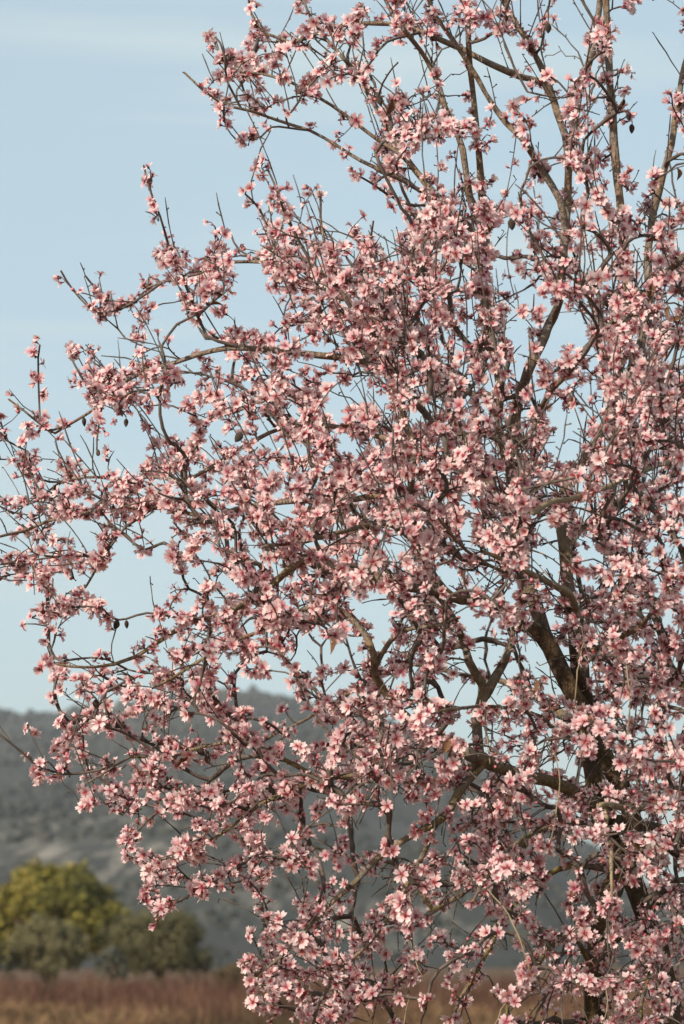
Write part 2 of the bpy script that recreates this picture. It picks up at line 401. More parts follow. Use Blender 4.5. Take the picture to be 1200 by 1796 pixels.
# ------------------------------------------------------------------ the almond tree: its wood
# name, parent, radius at start and end (pixels), depth at the end (metres), course (pixels)
LIMBS = [
 ('stem_a', 'bole', 25, 15, -0.05, [(1105,2450),(1080,2200),(1058,1950),(1046,1796),(1045,1700),(1062,1590),(1092,1505),(1112,1440),(1085,1370),(1035,1290),(1003,1215),(975,1150),(935,1100)]),
 ('stem_b', 'bole', 24, 15, 0.10, [(1125,2450),(1160,2200),(1178,1900),(1162,1700),(1130,1610),(1098,1530),(1072,1470),(1052,1400),(1036,1310),(1018,1190),(1010,1080)]),
 ('D', 'stem_b', 12.5, 5, 0.10, [(992,1000),(985,900),(1000,850),(1025,815),(1055,760),(1075,705),(1083,650),(1098,560),(1099,470),(1092,397),(1084,319),(1076,225),(1069,150),(1064,60),(1060,-60),(1050,-240)]),
 ('stem_c', 'bole', 38, 9, 0.45, [(1150,2450),(1225,2200),(1245,1900),(1238,1650),(1222,1480),(1215,1350),(1228,1220),(1255,1080),(1290,900),(1330,650),(1380,300),(1420,0),(1440,-240)]),
 ('burl', 'stem_c', 24, 17, 0.1, [(1170,1470),(1120,1458),(1080,1445)]),
 ('A', 'stem_a', 12.5, 4, 0.0, [(915,1000),(900,900),(897,830),(900,770),(908,704),(937,633),(967,567),(983,525),(988,440),(990,397),(997,337),(994,262),(975,180),(960,139),(941,101),(915,52),(889,8),(865,-70),(840,-200)]),
 ('B', 'A', 11, 3.4, -0.15, [(885,790),(870,746),(875,671),(860,567),(846,483),(852,425),(845,375),(840,262),(831,180),(821,75),(821,0),(818,-150)]),
 ('C', 'B', 7, 3.2, -0.3, [(838,385),(825,349),(810,262),(799,232),(780,187),(757,120),(704,46),(679,0),(640,-80)]),
 ('E', 'A', 7, 5, 0.2, [(1009,210),(1016,169),(1024,131),(1040,85),(1050,40),(1053,0),(1062,-150)]),
 ('F', 'D', 8.5, 4.5, 0.3, [(1105,650),(1138,560),(1137,462),(1144,390),(1159,319),(1181,232),(1196,150),(1215,50),(1240,-100)]),
 ('G', 'D', 10, 5, -0.5, [(1095,620),(1108,567),(1125,533),(1158,492),(1200,450),(1290,390),(1400,320)]),
 ('T8', 'A', 7, 3, -0.25, [(982,349),(952,300),(915,244),(889,214),(855,165),(825,112),(787,56),(761,19),(735,-50)]),
 ('T7', 'A', 6.5, 2.4, -0.2, [(952,146),(915,135),(855,112),(806,86),(757,60),(737,54),(687,40),(633,40),(587,46),(550,62),(508,75),(470,60),(440,20),(438,-30)]),
 ('K', 'stem_a', 11, 2.0, -0.35, [(880,1065),(850,1055),(797,1050),(750,1000),(728,930),(723,870),(727,793),(707,733),(700,690),(690,640),(665,600),(640,570),(610,530),(590,480),(575,440),(565,400),(560,335)]),
 ('K2', 'K', 9, 2.2, -0.45, [(700,1027),(650,1010),(600,1003),(563,1000),(527,985),(483,1020),(440,1050),(400,1072),(345,1087),(300,1110),(240,1151),(202,1166),(150,1170),(100,1165)]),
 ('N', 'K', 7.5, 1.8, -0.25, [(680,660),(640,632),(540,622),(433,612),(375,615),(321,633),(242,658),(190,690),(170,715),(120,745),(95,760),(60,735),(15,700)]),
 ('O', 'K', 4.8, 1.9, -0.1, [(600,540),(560,500),(530,475),(492,462),(437,460),(390,465),(350,480),(300,490),(258,505)]),
 ('N2', 'K', 5.5, 1.8, 0.1, [(680,770),(600,750),(520,745),(450,770),(400,800),(330,840),(270,835),(210,840),(150,838),(100,850),(60,880),(20,890)]),
 ('N3', 'K', 6.5, 2.0, -0.4, [(680,870),(600,880),(520,880),(430,890),(360,905),(300,890),(240,889),(180,877),(157,900),(109,907),(49,930),(0,941),(-70,960)]),
 ('N4', 'N3', 2.6, 1.8, -0.4, [(221,926),(195,960),(175,985),(160,1010),(140,1040),(110,1060),(80,1085)]),
 ('N6', 'N4', 2.3, 1.7, -0.45, [(130,975),(95,975),(40,985),(0,990)]),
 ('M0', 'stem_b', 13, 10, -0.3, [(1000,1385),(940,1365),(870,1345),(815,1320)]),
 ('M1', 'M0', 10, 4, -0.2, [(837,1262),(850,1208),(846,1196),(825,1158),(812,1117),(800,1090),(770,1050),(740,1010)]),
 ('M1b', 'M1', 10, 4, -0.1, [(867,1190),(885,1160),(900,1110),(905,1060)]),
 ('L', 'M0', 9, 1.9, -0.5, [(770,1290),(720,1260),(680,1225),(660,1190),(657,1150),(643,1113),(613,1080),(590,1062),(560,1060),(500,1085),(450,1110),(400,1130),(350,1160),(300,1190),(250,1215)]),
 ('L2', 'L', 5, 3, -0.4, [(700,1110),(767,1097),(800,1085)]),
 ('M2', 'M0', 8.5, 2.0, -0.6, [(808,1387),(779,1433),(717,1470),(662,1508),(617,1554),(567,1596),(530,1640),(490,1680),(450,1710)]),
 ('M3', 'M0', 6, 1.9, -0.35, [(800,1365),(720,1372),(640,1360),(560,1370),(480,1400),(430,1430),(390,1460),(340,1490),(300,1505),(260,1515)]),
 ('M4', 'M2', 5, 2.2, -0.5, [(740,1500),(700,1580),(650,1650),(600,1700),(560,1760),(540,1850)]),
 ('M5', 'stem_b', 6, 2.4, -0.2, [(1000,1520),(930,1560),(880,1620),(840,1700),(800,1770),(770,1860)]),
 ('S1', 'M3', 4.5, 1.9, -0.5, [(500,1330),(430,1300),(360,1310),(290,1330),(230,1330),(180,1360),(150,1375)]),
 ('S2', 'S1', 2.6, 1.9, -0.5, [(230,1290),(180,1270),(165,1255),(190,1210),(230,1190)]),
 ('S3', 'S1', 2.6, 1.8, -0.55, [(180,1350),(120,1360),(75,1345),(40,1320),(0,1290),(-40,1265)]),
 ('S4', 'M3', 3.0, 2.0, -0.5, [(380,1400),(320,1410),(285,1420),(255,1440),(232,1468)]),
 ('S5', 'M3', 2.8, 1.9, -0.5, [(450,1490),(400,1530),(370,1550),(330,1572),(280,1597)]),
 ('T1', 'B', 7.5, 2.0, -0.2, [(820,395),(787,365),(758,337),(717,283),(687,237),(675,212),(650,167),(633,133),(600,100),(567,62),(540,20),(520,-40)]),
 ('T3', 'T1', 4.0, 1.9, -0.1, [(704,271),(658,242),(604,200),(558,171),(512,146),(458,129),(417,125),(390,110),(375,60)]),
 ('T4', 'T1', 4.2, 1.9, -0.35, [(720,325),(690,310),(650,292),(592,258),(542,229),(487,210),(442,196),(404,188),(383,177),(354,154),(323,127)]),
 ('T5', 'T1', 3.2, 1.9, -0.4, [(740,362),(717,358),(675,337),(629,308)]),
 ('T6', 'T4', 2.0, 1.6, -0.4, [(478,225),(458,242),(417,248)]),
 ('T10', 'T7', 3.0, 1.8, -0.25, [(679,71),(655,103),(633,133)]),
 ('T11', 'T1', 2.0, 1.6, -0.3, [(667,162),(680,132),(698,110)]),
 ('T12', 'T4', 2.2, 1.8, -0.35, [(400,146),(396,100),(387,75),(372,58)]),
 ('U1', 'N', 3.2, 1.8, -0.3, [(365,590),(350,560),(325,500),(300,440),(280,380),(262,330),(252,290)]),
 ('U2', 'O', 2.4, 1.8, -0.15, [(235,530),(200,548),(165,545),(130,510),(107,475)]),
 ('U3', 'U2', 2.0, 1.8, -0.15, [(185,525),(150,484)]),
 ('U4', 'K', 3.4, 1.8, -0.4, [(560,470),(530,430),(510,390),(487,340),(470,298)]),
 ('U5', 'U4', 2.4, 1.7, -0.35, [(480,415),(455,370),(430,340)]),
 ('U6', 'N', 2.4, 1.8, -0.3, [(165,690),(140,655),(125,628)]),
 ('U7', 'N', 2.2, 1.8, -0.3, [(75,755),(68,690),(70,605)]),
 ('U8', 'N', 1.8, 1.6, -0.3, [(173,750),(170,790)]),
 ('U10', 'N2', 2.2, 1.7, 0.05, [(70,840),(45,790),(15,775),(0,735)]),
 ('U11', 'O', 2.4, 1.7, -0.1, [(420,440),(405,410)]),
 ('U12', 'K', 2.6, 1.7, -0.3, [(640,520),(650,440),(655,388)]),
 ('Rr', 'K2', 2.4, 1.7, -0.45, [(319,1085),(259,1076),(206,1086),(180,1068)]),
 ('H', 'stem_c', 6.5, 4, -0.95, [(1240,790),(1192,804),(1142,821),(1054,858),(967,883),(935,900)]),
 ('I', 'stem_b', 8, 3, -0.75, [(1004,1046),(933,1008),(879,979),(845,968)]),
 ('J', 'stem_c', 6.5, 5, -0.7, [(1220,1418),(1160,1417),(1110,1414),(1052,1413)]),
 ('J2', 'J', 5, 2.5, -0.75, [(1060,1445),(1069,1485),(1071,1533),(1074,1575)]),
 ('F1', 'stem_b', 5, 2.4, -0.85, [(980,1030),(900,1010),(820,965),(760,900)]),
 ('F2', 'stem_b', 5.5, 2.4, -0.95, [(990,1290),(930,1250),(850,1240),(760,1250)]),
 ('F3', 'stem_b', 5.5, 2.4, -0.95, [(1010,1440),(940,1460),(880,1500),(830,1580)]),
 ('F4', 'stem_a', 5, 2.5, -0.85, [(1000,1640),(950,1680),(900,1740),(880,1830)]),
 ('F5', 'A', 7, 3, -0.8, [(930,760),(960,700),(1010,640),(1050,580)]),
 ('F6', 'K', 6, 3, -0.8, [(680,920),(600,930),(530,950),(460,960)]),
 ('F7', 'stem_b', 7, 3, -0.8, [(1090,1120),(1140,1080),(1180,1010)]),
 ('F8', 'stem_c', 5, 2.5, -0.9, [(1170,1620),(1150,1680),(1130,1740),(1120,1840)]),
 ('B1', 'A', 9, 3, 0.9, [(870,860),(830,800),(780,700),(760,600)]),
 ('B2', 'D', 10, 3, 1.0, [(1060,900),(1080,800),(1060,650),(1030,500)]),
 ('B3', 'stem_b', 11, 3, 1.0, [(980,1250),(900,1200),(800,1180),(700,1160)]),
 ('B4', 'stem_b', 10, 3, 1.0, [(1000,1420),(920,1480),(820,1560),(720,1620)]),
 ('B5', 'B3', 6, 2.5, 0.8, [(740,1080),(640,960),(540,860),(460,780)]),
 ('B6', 'B3', 6, 2.5, 0.7, [(640,1200),(540,1260),(460,1300)]),
 ('B7', 'stem_c', 12, 3, 1.1, [(1180,1180),(1150,1080),(1120,950),(1130,800)]),
 ('B8', 'stem_c', 12, 3, 1.0, [(1180,1560),(1120,1620),(1040,1680),(960,1740)]),
 ('B9', 'B4', 6, 2.5, 0.8, [(700,1520),(600,1500),(520,1480)]),
 ('V1', 'stem_c', 14, 3, 0.3, [(1400,830),(1550,720),(1720,620)]),
 ('V2', 'stem_c', 14, 3, -0.3, [(1380,1060),(1580,1010),(1800,960)]),
 ('V3', 'stem_c', 16, 3, 0.1, [(1360,1500),(1560,1360),(1760,1260)]),
 ('V4', 'stem_c', 10, 3, 0.4, [(1480,450),(1600,200),(1680,20)]),
 ('V5', 'stem_c', 12, 3, -0.4, [(1400,1680),(1560,1650),(1700,1620)]),
]
PX = D0 / FPX      # metres per photograph pixel at the tree
base_pt = P(1122, 2945, 0.0); base_pt[2] = 0.0
tree = bpy.data.objects.new('almond_tree', None); COL.objects.link(tree)
tree.location = base_pt
tag(tree, 'almond tree in full pink blossom with brown crooked limbs filling the foreground', 'tree')
def to_tree(V): return np.asarray(V) - base_pt

nodes_p = []; nodes_par = []; nodes_r = []; nodes_len = []; nodes_dir = []; nodes_limb = []
def add_node(p, par, r, limb):
    i = len(nodes_p); nodes_p.append(p); nodes_par.append(par); nodes_r.append(r); nodes_limb.append(limb)
    if par >= 0:
        nodes_len.append(nodes_len[par] + np.linalg.norm(p - nodes_p[par])); nodes_dir.append(unit(p - nodes_p[par]))
    else: nodes_len.append(0.0); nodes_dir.append(np.array([0, 0, 1.0]))
    return i

limb_nodes = {}
bole = resample([base_pt + [0, 0, -0.12], base_pt + [0.01, 0, 0.15], base_pt + [-0.005, 0.01, 0.34], base_pt + [0.0, 0, 0.56]], 0.04)
br = np.interp(np.linspace(0, 1, len(bole)), [0, 0.25, 0.6, 1], [0.20, 0.145, 0.125, 0.115])
prev = -1; limb_nodes['bole'] = []
for p, r in zip(bole, br):
    prev = add_node(p, prev, r, 'bole'); limb_nodes['bole'].append(prev)
limb_tubes = [('trunk', bole, br)]
for name, par, ra, rb, d1, pts in LIMBS:
    ids = limb_nodes[par]
    uv = np.array([proj(nodes_p[i])[:2] for i in ids])
    dd = np.hypot(uv[:, 0] - pts[0][0], uv[:, 1] - pts[0][1])
    # leave the parent a little before the nearest point so that the fork runs forward
    k = int(np.argmin(dd)); k = max(0, k - (2 if par != 'bole' else 0)); pi = ids[k]
    pd = proj(nodes_p[pi])[2] - D0
    n = len(pts)
    seg = np.cumsum([np.hypot(pts[0][0] - uv[k][0], pts[0][1] - uv[k][1])] + [np.hypot(pts[i][0] - pts[i - 1][0], pts[i][1] - pts[i - 1][1]) for i in range(1, n)])
    tot = seg[-1]; wob = rs.randn(n) * 0.035
    P3 = [nodes_p[pi]] + [P(u, v, pd + (d1 - pd) * (s / tot) ** 0.9 + (wb if 0 < i < n - 1 else 0)) for i, ((u, v), s, wb) in enumerate(zip(pts, seg, wob))]
    rp = resample(P3, 0.026)
    sl_ = np.concatenate([[0], np.cumsum(np.linalg.norm(np.diff(rp, axis=0), axis=1))]); s = sl_ / sl_[-1]
    jit = np.stack([fbm(np.stack([sl_ * 9 + q, sl_ * 0 + q * 3.1 + len(nodes_p) * .37, sl_ * 0], -1), 3) for q in (1., 2., 3.)], -1)
    rr = (ra + (rb - ra) * s ** 0.8) * PX
    rp[1:-1] += jit[1:-1] * np.minimum(0.022, 0.010 + rr[1:-1, None] * 0.4)
    prev = pi; L_ids = []
    for p, r in zip(rp[1:], rr[1:]):
        prev = add_node(p, prev, r, name); L_ids.append(prev)
    limb_nodes[name] = L_ids
    rr2 = rr.copy(); rr2[0] = min(rr[0] * 1.15, nodes_r[pi] * 0.95)
    limb_tubes.append((name, rp, rr2))
n_limb_nodes = len(nodes_p)

SHOOTS = {'H', 'I', 'J', 'J2'}
for name, rp, rr in limb_tubes:
    sides = 14 if rr.max() > 0.02 else (9 if rr.max() > 0.008 else 6)
    V, F = tube(rp, rr, sides, knob=0.34 if rr.max() > 0.006 else 0.16)
    nm = 'trunk' if name == 'trunk' else 'limb' if rr.max() > 0.0125 else 'branch'
    mt = M_SHOOT if name in SHOOTS else M_OLD_SHADED if name in ('trunk', 'stem_a', 'stem_b', 'stem_c', 'burl', 'B7', 'B8') else M_BARK if rr.max() > 0.0048 else M_TWIG
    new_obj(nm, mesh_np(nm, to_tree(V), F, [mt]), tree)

# ------------------------------------------------------------------ where the blossom is: share of each 50-pixel square covered by it
GRID = """
000000002254625455143223
000000042743422423422512
000000026426500311323411
000000152521244311525414
000000032122236752415423
000001001300362131227312
000003002331252343417243
000003012542116866626546
000002451755548975525546
001106566565657753535546
001453452367767825536665
000343246566888745423776
032542245552687756443666
132776565664467754265567
222463477776656765545667
363224543366466666645677
445257766666666786755657
356567766677767767854666
565532776777657887645666
455503426666657666645666
265100367766755553545676
175313467766536635645666
021034667654335642546766
055536776454455543535666
015565752335677204545665
016557466336776515546665
136336447665666536645776
042666557665556547655776
000475656555654366655456
000041753454543466655466
000026436553345556645466
000006342446365456536656
000002002666555433536666
000000004567544553546565
000000004666665334455666
000000003656542232234666
""".split()
assert len(GRID) == 36 and all(len(g) == 24 for g in GRID), [len(g) for g in GRID]
def dens(u, v):
    i, j = int(v // 50), int(u // 50)
    if 0 <= i < 36 and 0 <= j < 24: return int(GRID[i][j]) / 10
    if u < 0: return 0.35 if 700 < v < 1050 else 0.0
    q = ((u - 1150) / 720) ** 2 + ((v - 900) / 1180) ** 2
    if v < 0 and u < 430: return 0.0
    if v > 1900 or q > 1: return 0.0
    return 0.42
def thick(u, v):
    q = ((u - 1150) / 1250) ** 2 + ((v - 950) / 1350) ** 2
    return 1.05 * math.sqrt(max(0.04, 1 - q))

limb_uv = np.array([proj(p)[:2] for p in nodes_p]); limb_z = np.array([proj(p)[2] for p in nodes_p])
thin_nodes = np.array([r < 0.012 for r in nodes_r])
tn_uv = limb_uv[thin_nodes]; tn_z = limb_z[thin_nodes]
clusters = []   # (point, number of flowers)
FLOWER_AREA = 460.0
for i in range(-6, 39):
    for j in range(-2, 38):
        u0, v0 = j * 50, i * 50
        c = dens(u0 + 25, v0 + 25)
        if c <= 0: continue
        inside = 0 <= i < 36 and 0 <= j < 24
        want = -math.log(1 - min(0.93, c * 1.0)) * 2500 / FLOWER_AREA * ((2.0 if c <= 0.3 else 2.6 if c <= 0.45 else 5.7 if u0 >= 600 else 5.2 if u0 >= 400 else 4.3) * math.exp(0.28 * rs.randn()) if inside else 2.2 if u0 < 1500 else 1.2)
        got = 0.0
        while got < want:
            n = int(rs.choice([1, 2, 3, 5, 7, 10], p=[.12, .16, .18, .22, .20, .12]))
            if c <= 0.3: n = min(n, 3)
            if want - got < n and rs.rand() > (want - got) / n:
                if want - got < 0.8: break
                n = max(1, int(round(want - got)))
            best = None
            for k in range(7 if c <= 0.35 else 3 if c <= 0.55 else 1):
                u, v = u0 + 50 * rs.rand(), v0 + 50 * rs.rand()
                dd = np.hypot(tn_uv[:, 0] - u, tn_uv[:, 1] - v); q = int(np.argmin(dd))
                if best is None or dd[q] < best[0]: best = (dd[q], u, v, tn_z[q] - D0)
            dist, u, v, zd = best
            T = thick(u, v)
            if c <= 0.45 and dist < 45 and rs.rand() < 0.8: d = zd + rs.randn() * 0.03
            else:
                d = T * (2 * rs.rand() - 1); d = d if rs.rand() < 0.75 else -abs(d)
            clusters.append((P(u, v, d), n)); got += n

# ------------------------------------------------------------------ twigs grow from the limbs to every cluster
DG = np.array([[dens(j * 50 + 25 - 200, i * 50 + 25 - 400) for j in range(50)] for i in range(55)])
CP = np.array([c[0] for c in clusters]); nC = len(CP)
UPW = np.interp(CP[:, 2], [1.7, 2.5], [0.0, 0.7])
best_d = np.full(nC, 1e9); best_n = np.full(nC, -1)
todo = np.ones(nC, bool)
def relax(ids):
    act = np.nonzero(todo)[0]
    if not len(act): return
    NP = np.array([nodes_p[i] for i in ids]); L = np.array([nodes_len[i] for i in ids]); C = CP[act]
    D = np.sqrt(np.maximum(0, (C * C).sum(1)[:, None] + (NP * NP).sum(1)[None] - 2 * C @ NP.T)) + 0.10 * L[None]
    D += np.maximum(0, NP[None, :, 2] - C[:, None, 2]) * UPW[act, None]      # twigs strive upwards, except low in the crown
    # a twig does not run out through the open gaps of the crown
    a_, b_ = np.nonzero(D < best_d[act, None])
    if not len(a_): return
    for fr_ in (0.3, 0.55, 0.8):
        mu, mv, _ = proj(C[a_] * fr_ + NP[b_] * (1 - fr_))
        D[a_, b_] += 0.30 * (DG[np.clip(mv // 50 + 8, 0, 54).astype(int), np.clip(mu // 50 + 4, 0, 49).astype(int)] < 0.12)
    k = D.argmin(1); d = D[np.arange(len(act)), k]
    up = d < best_d[act]
    best_d[act[up]] = d[up]; best_n[act[up]] = np.asarray(ids)[k[up]]
for s0 in range(0, n_limb_nodes, 400): relax(list(range(max(s0, len(limb_nodes['bole'])), min(n_limb_nodes, s0 + 400))) or [0])
twig_chains = []; cluster_chain = {}
centre = P(1130, 1150, 0.0)
def grow(pi, target, limb='twig', bend=0.45, wob=0.10):
    a = nodes_p[pi]; d = np.linalg.norm(target - a)
    out = unit(target - a); pdir = nodes_dir[pi]
    ctrl = a + unit(out * 0.6 + pdir * bend + np.array([0, 0, 0.15])) * d * 0.5 + rs.randn(3) * d * 0.05
    n = max(3, int(d / 0.022))
    s = np.linspace(0, 1, n + 1)[1:, None]
    pts = (1 - s) ** 2 * a + 2 * s * (1 - s) * ctrl + s * s * target
    amp = min(0.02, d * wob)
    pts[:-1] += rs.randn(n - 1, 3) * amp * 0.17
    prev = pi; ids = []
    for p in pts: prev = add_node(p, prev, 0, limb); ids.append(prev)
    twig_chains.append((pi, ids))
    return ids
while todo.any():
    k = int(np.argmin(np.where(todo, best_d, 1e9)))
    todo[k] = False
    ids = grow(int(best_n[k]), CP[k])
    cluster_chain[k] = len(twig_chains) - 1
    relax(ids)
# bare shoots and side twigs with no flowers
NP_all = np.array(nodes_p); UVA = np.array([proj(p)[:2] for p in nodes_p])
cand = [i for i in range(len(nodes_p)) if nodes_r[i] < 0.010 and -60 < UVA[i, 0] < 1400 and -150 < UVA[i, 1] < 1850]
made = 0
for i in rs.permutation(cand):
    if made >= 3300: break
    p = nodes_p[i]; u, v = UVA[i]
    out = unit(p - centre)
    L = 0.03 + 0.11 * rs.rand() ** 1.6
    droop = -0.5 if (v > 1050 and u > 600) else 0.45
    d = unit(out * 0.6 + nodes_dir[i] * 0.7 + rs.randn(3) * 0.5 + np.array([0, 0, droop]))
    tpt = p + d * L
    tu, tv, _ = proj(tpt)
    if rs.rand() > (0.07 if dens(tu, tv) <= 0.12 else 0.07 if dens(tu, tv) < 0.4 else 0.4 if tu < 620 else 1.0): continue
    grow(int(i), tpt, 'bare', 0.1, 0.03); made += 1
# long upright shoots in the upper crown, set with spurs and flowers
for i in rs.permutation(cand)[:2600]:
    u, v = UVA[i]
    if v > 1000 or nodes_limb[i] in ('bare',): continue
    d = unit(np.array([-0.25 * (u < 700), 0, 1.0]) + unit(nodes_p[i] - centre) * 0.4 + rs.randn(3) * 0.16)
    tpt = nodes_p[i] + d * (0.09 + 0.15 * rs.rand()); tu, tv, _ = proj(tpt)
    if rs.rand() > 0.6 * (dens(tu, tv) - 0.12): continue
    grow(int(i), tpt, 'shoot', 0.1, 0.015)
# hanging pale shoots inside the lower crown
for q in range(34):
    i = int(rs.choice([k for k in cand[::7] if UVA[k, 0] > 620 and UVA[k, 1] > 950]))
    p = nodes_p[i]
    grow(i, p + np.array([rs.randn() * 0.05, rs.randn() * 0.05 - 0.05, -0.08 - 0.16 * rs.rand()]), 'hang', 0.3, 0.03)

# radii: every twig carries what grows from it
tips = np.zeros(len(nodes_p))
has_child = np.zeros(len(nodes_p), bool)
for i, pr in enumerate(nodes_par):
    if pr >= 0: has_child[pr] = True
tips[~has_child] = 1
for i in range(len(nodes_p) - 1, -1, -1):
    if nodes_par[i] >= 0: tips[nodes_par[i]] += tips[i]
tw_r = np.minimum(0.00135 * np.maximum(tips, 1) ** 0.36, 0.0058)
def kind_of_chain(ids): return nodes_limb[ids[0]]
chains_geo = []
for ci, (pi, ids) in enumerate(twig_chains):
    pts = np.array([nodes_p[pi]] + [nodes_p[i] for i in ids])
    lim = nodes_r[pi] * 0.9 if nodes_r[pi] > 0 else 1
    rr = np.array([tw_r[i] for i in ids]); rr = np.minimum(np.concatenate([[rr[0] * 1.1], rr]), max(lim, 0.0016))
    if not has_child[ids[-1]]: rr[-1] *= 0.7
    pts = resample(pts, 0.016 if kind_of_chain(ids) != 'bare' else 0.03) if len(pts) > 3 else pts
    rr = np.interp(np.linspace(0, 1, len(pts)), np.linspace(0, 1, len(rr)), rr)
    rr = rr * (1 + 0.18 * rs.randn(len(rr)).clip(-1, 2))
    chains_geo.append((pts, rr, nodes_limb[ids[0]]))
def vis_score(pts, rr):
    u, v, z = proj(pts)
    if not ((u > 0) & (u < 1200) & (v > 0) & (v < 1796)).any(): return 0
    return len(pts) * rr.mean() * (1.0 + 0.9 * (D0 + 0.3 - z.mean())) + (2e-2 if dens(float(u.mean()), float(v.mean())) < 0.35 else 0)
order = np.argsort([-vis_score(p, r) for p, r, _ in chains_geo])
own = set(order[:270].tolist())
acc = Acc()
for ci, (pts, rr, kind) in enumerate(chains_geo):
    V, F = tube(pts, rr, 5 if (ci in own or rr.max() > 0.003) else 4)
    if ci in own:
        new_obj('twig', mesh_np('twig', to_tree(V), F, [M_SHOOT if kind == 'hang' else M_TWIG]), tree)
    else: acc.add(to_tree(V), F, 1 if kind == 'hang' else 0)
# spurs and sleeping buds along every twig
spur_sites = [i for i in range(len(nodes_p)) if nodes_par[i] >= 0 and max(nodes_r[i], tw_r[i] if nodes_r[i] == 0 else 0) < 0.007]
for i in spur_sites:
    if rs.rand() > 0.34: continue
    p = nodes_p[i]; d = unit(cross(nodes_dir[i], rs.randn(3)) + nodes_dir[i] * 0.5)
    L = 0.004 + 0.010 * rs.rand() ** 2
    V, F = tube(np.array([p, p + d * L * 0.6, p + d * L]), [0.0012, 0.0010, 0.0018], 4)
    acc.add(to_tree(V), F, 0)
acc.build('fine_twigs', [M_TWIG, M_SHOOT], tree)['kind'] = 'stuff'

# ------------------------------------------------------------------ blossoms
def petal_geo(elev, curl, wid, jit, lod=0):
    tt = [0.10, 0.36, 0.66, 0.90]; hw = [0.05, 0.19 * wid, 0.32 * wid, 0.24 * wid]
    if lod: tt = [0.10, 0.56, 0.90]; hw = [0.05, 0.31 * wid, 0.24 * wid]
    K = len(tt) - 1
    V = []; G = []
    for k, (tv, h) in enumerate(zip(tt, hw)):
        for s_ in (-1, 0, 1):
            x = tv + (0.08 if (k == K and s_) else -0.05 if k == K else 0)
            e = elev + curl * x
            V.append((x * math.cos(e), s_ * h, x * math.sin(e) + (0.055 * abs(s_) * (h / 0.3)) + 0.02 * jit))
            G.append(min(1.0, (x - 0.08) / 0.85))
    F = []
    for k in range(K):
        for c_ in range(2):
            a = k * 3 + c_; F += [(a, a + 1, a + 4), (a, a + 4, a + 3)]
    return np.array(V), np.array(F), np.array(G)
def centre_geo(N=13):
    """stamens"""
    V = []; F = []; G = []
    for k in range(N):
        a = k * 2.4; tilt = R(12 + 32 * ((k * 7) % 13) / 13); L = 0.30 + 0.20 * ((k * 5) % 13) / 13
        d = np.array([math.cos(a) * math.sin(tilt), math.sin(a) * math.sin(tilt), math.cos(tilt)])
        s_ = np.array([-math.sin(a), math.cos(a), 0])
        b0 = d * 0.04; m0 = d * L * 0.86; t0 = d * L
        n = len(V); V += [b0 - s_ * 0.02, b0 + s_ * 0.02, m0 + s_ * 0.045, t0, m0 - s_ * 0.045]; G += [0, 0, 0.9, 1, 0.9]
        F += [(n, n + 1, n + 2), (n, n + 2, n + 4), (n + 4, n + 2, n + 3)]
    n = len(V)
    for k in range(6): V.append((0.22 * math.cos(k * R(60)), 0.22 * math.sin(k * R(60)), 0.075)); G.append(0)
    V.append((0, 0, 0.03)); G.append(0)
    F += [(n + k, n + (k + 1) % 6, n + 6) for k in range(6)]
    return np.array(V), np.array(F), np.array(G)
def calyx_geo(lod=0):
    V = []; F = []
    prof = [(0.19, 0.03), (0.17, -0.10), (0.10, -0.26), (0.05, -0.32), (0.045, -0.62)]
    if lod: prof = [(0.19, 0.02), (0.11, -0.24), (0.045, -0.62)]
    for r, z in prof:
        for k in range(5): V.append((r * math.cos(k * R(72)), r * math.sin(k * R(72)), z))
    for q in range(len(prof) - 1):
        for k in range(5):
            a, b2 = q * 5 + k, q * 5 + (k + 1) % 5; F += [(a, a + 5, b2 + 5), (a, b2 + 5, b2)]
    n0 = len(V)
    for k in range(5):      # sepals
        a = k * R(72) + R(36); c_, s_ = math.cos(a), math.sin(a)
        n = len(V); V += [(0.16 * c_ - 0.10 * -s_, 0.16 * s_ - 0.10 * c_, -0.02), (0.16 * c_ + 0.10 * -s_, 0.16 * s_ + 0.10 * c_, -0.02), (0.42 * c_, 0.42 * s_, -0.07)]
        F.append((n, n + 1, n + 2))
    return np.array(V), np.array(F)
FORMS = [(R(16), R(-14), 1.00), (R(6), R(6), 1.08), (R(30), R(-6), 1.0), (R(50), R(8), 1.0), (R(2), R(-22), 0.95), (R(22), R(10), 1.12)]
FW = [.20, .16, .19, .17, .08, .12, .08]
ROTZ = [np.array([[math.cos(a), -math.sin(a), 0], [math.sin(a), math.cos(a), 0], [0, 0, 1]]) for a in [k * R(72) for k in range(5)]]
c_v, c_f, c_g = centre_geo(); k_v, k_f = calyx_geo()
c2_v, c2_f, c2_g = centre_geo(6); k2_v, k2_f = calyx_geo(1)
def variant(form):
    e, cu, wd = FORMS[min(form, 5)]
    Vs, Fs, Ms, Gs = [k2_v, c2_v], [k2_f, c2_f + len(k2_v)], [np.full(len(k2_f), 2), np.full(len(c2_f), 1)], [np.zeros(len(k2_v)), c2_g]
    n = len(k2_v) + len(c2_v)
    for q in range(5):
        if (form == 6 and q not in (1,)) or (form < 6 and rs.rand() < 0.04): continue      # petals already fallen
        pv_, pf, pg = petal_geo(e + rs.randn() * 0.16, cu + rs.randn() * 0.16, wd * (1 + rs.randn() * 0.08), rs.rand(), 1)
        a = rs.randn() * 0.07; rz = np.array([[math.cos(a), -math.sin(a), 0], [math.sin(a), math.cos(a), 0], [0, 0, 1]])
        Vs.append(pv_ @ (ROTZ[q] @ rz).T * (1 + rs.randn() * 0.05)); Fs.append(pf + n); Ms.append(np.zeros(len(pf), int)); Gs.append(pg); n += len(pv_)
    return np.concatenate(Vs), np.concatenate(Fs), np.concatenate(Ms), np.concatenate(Gs)
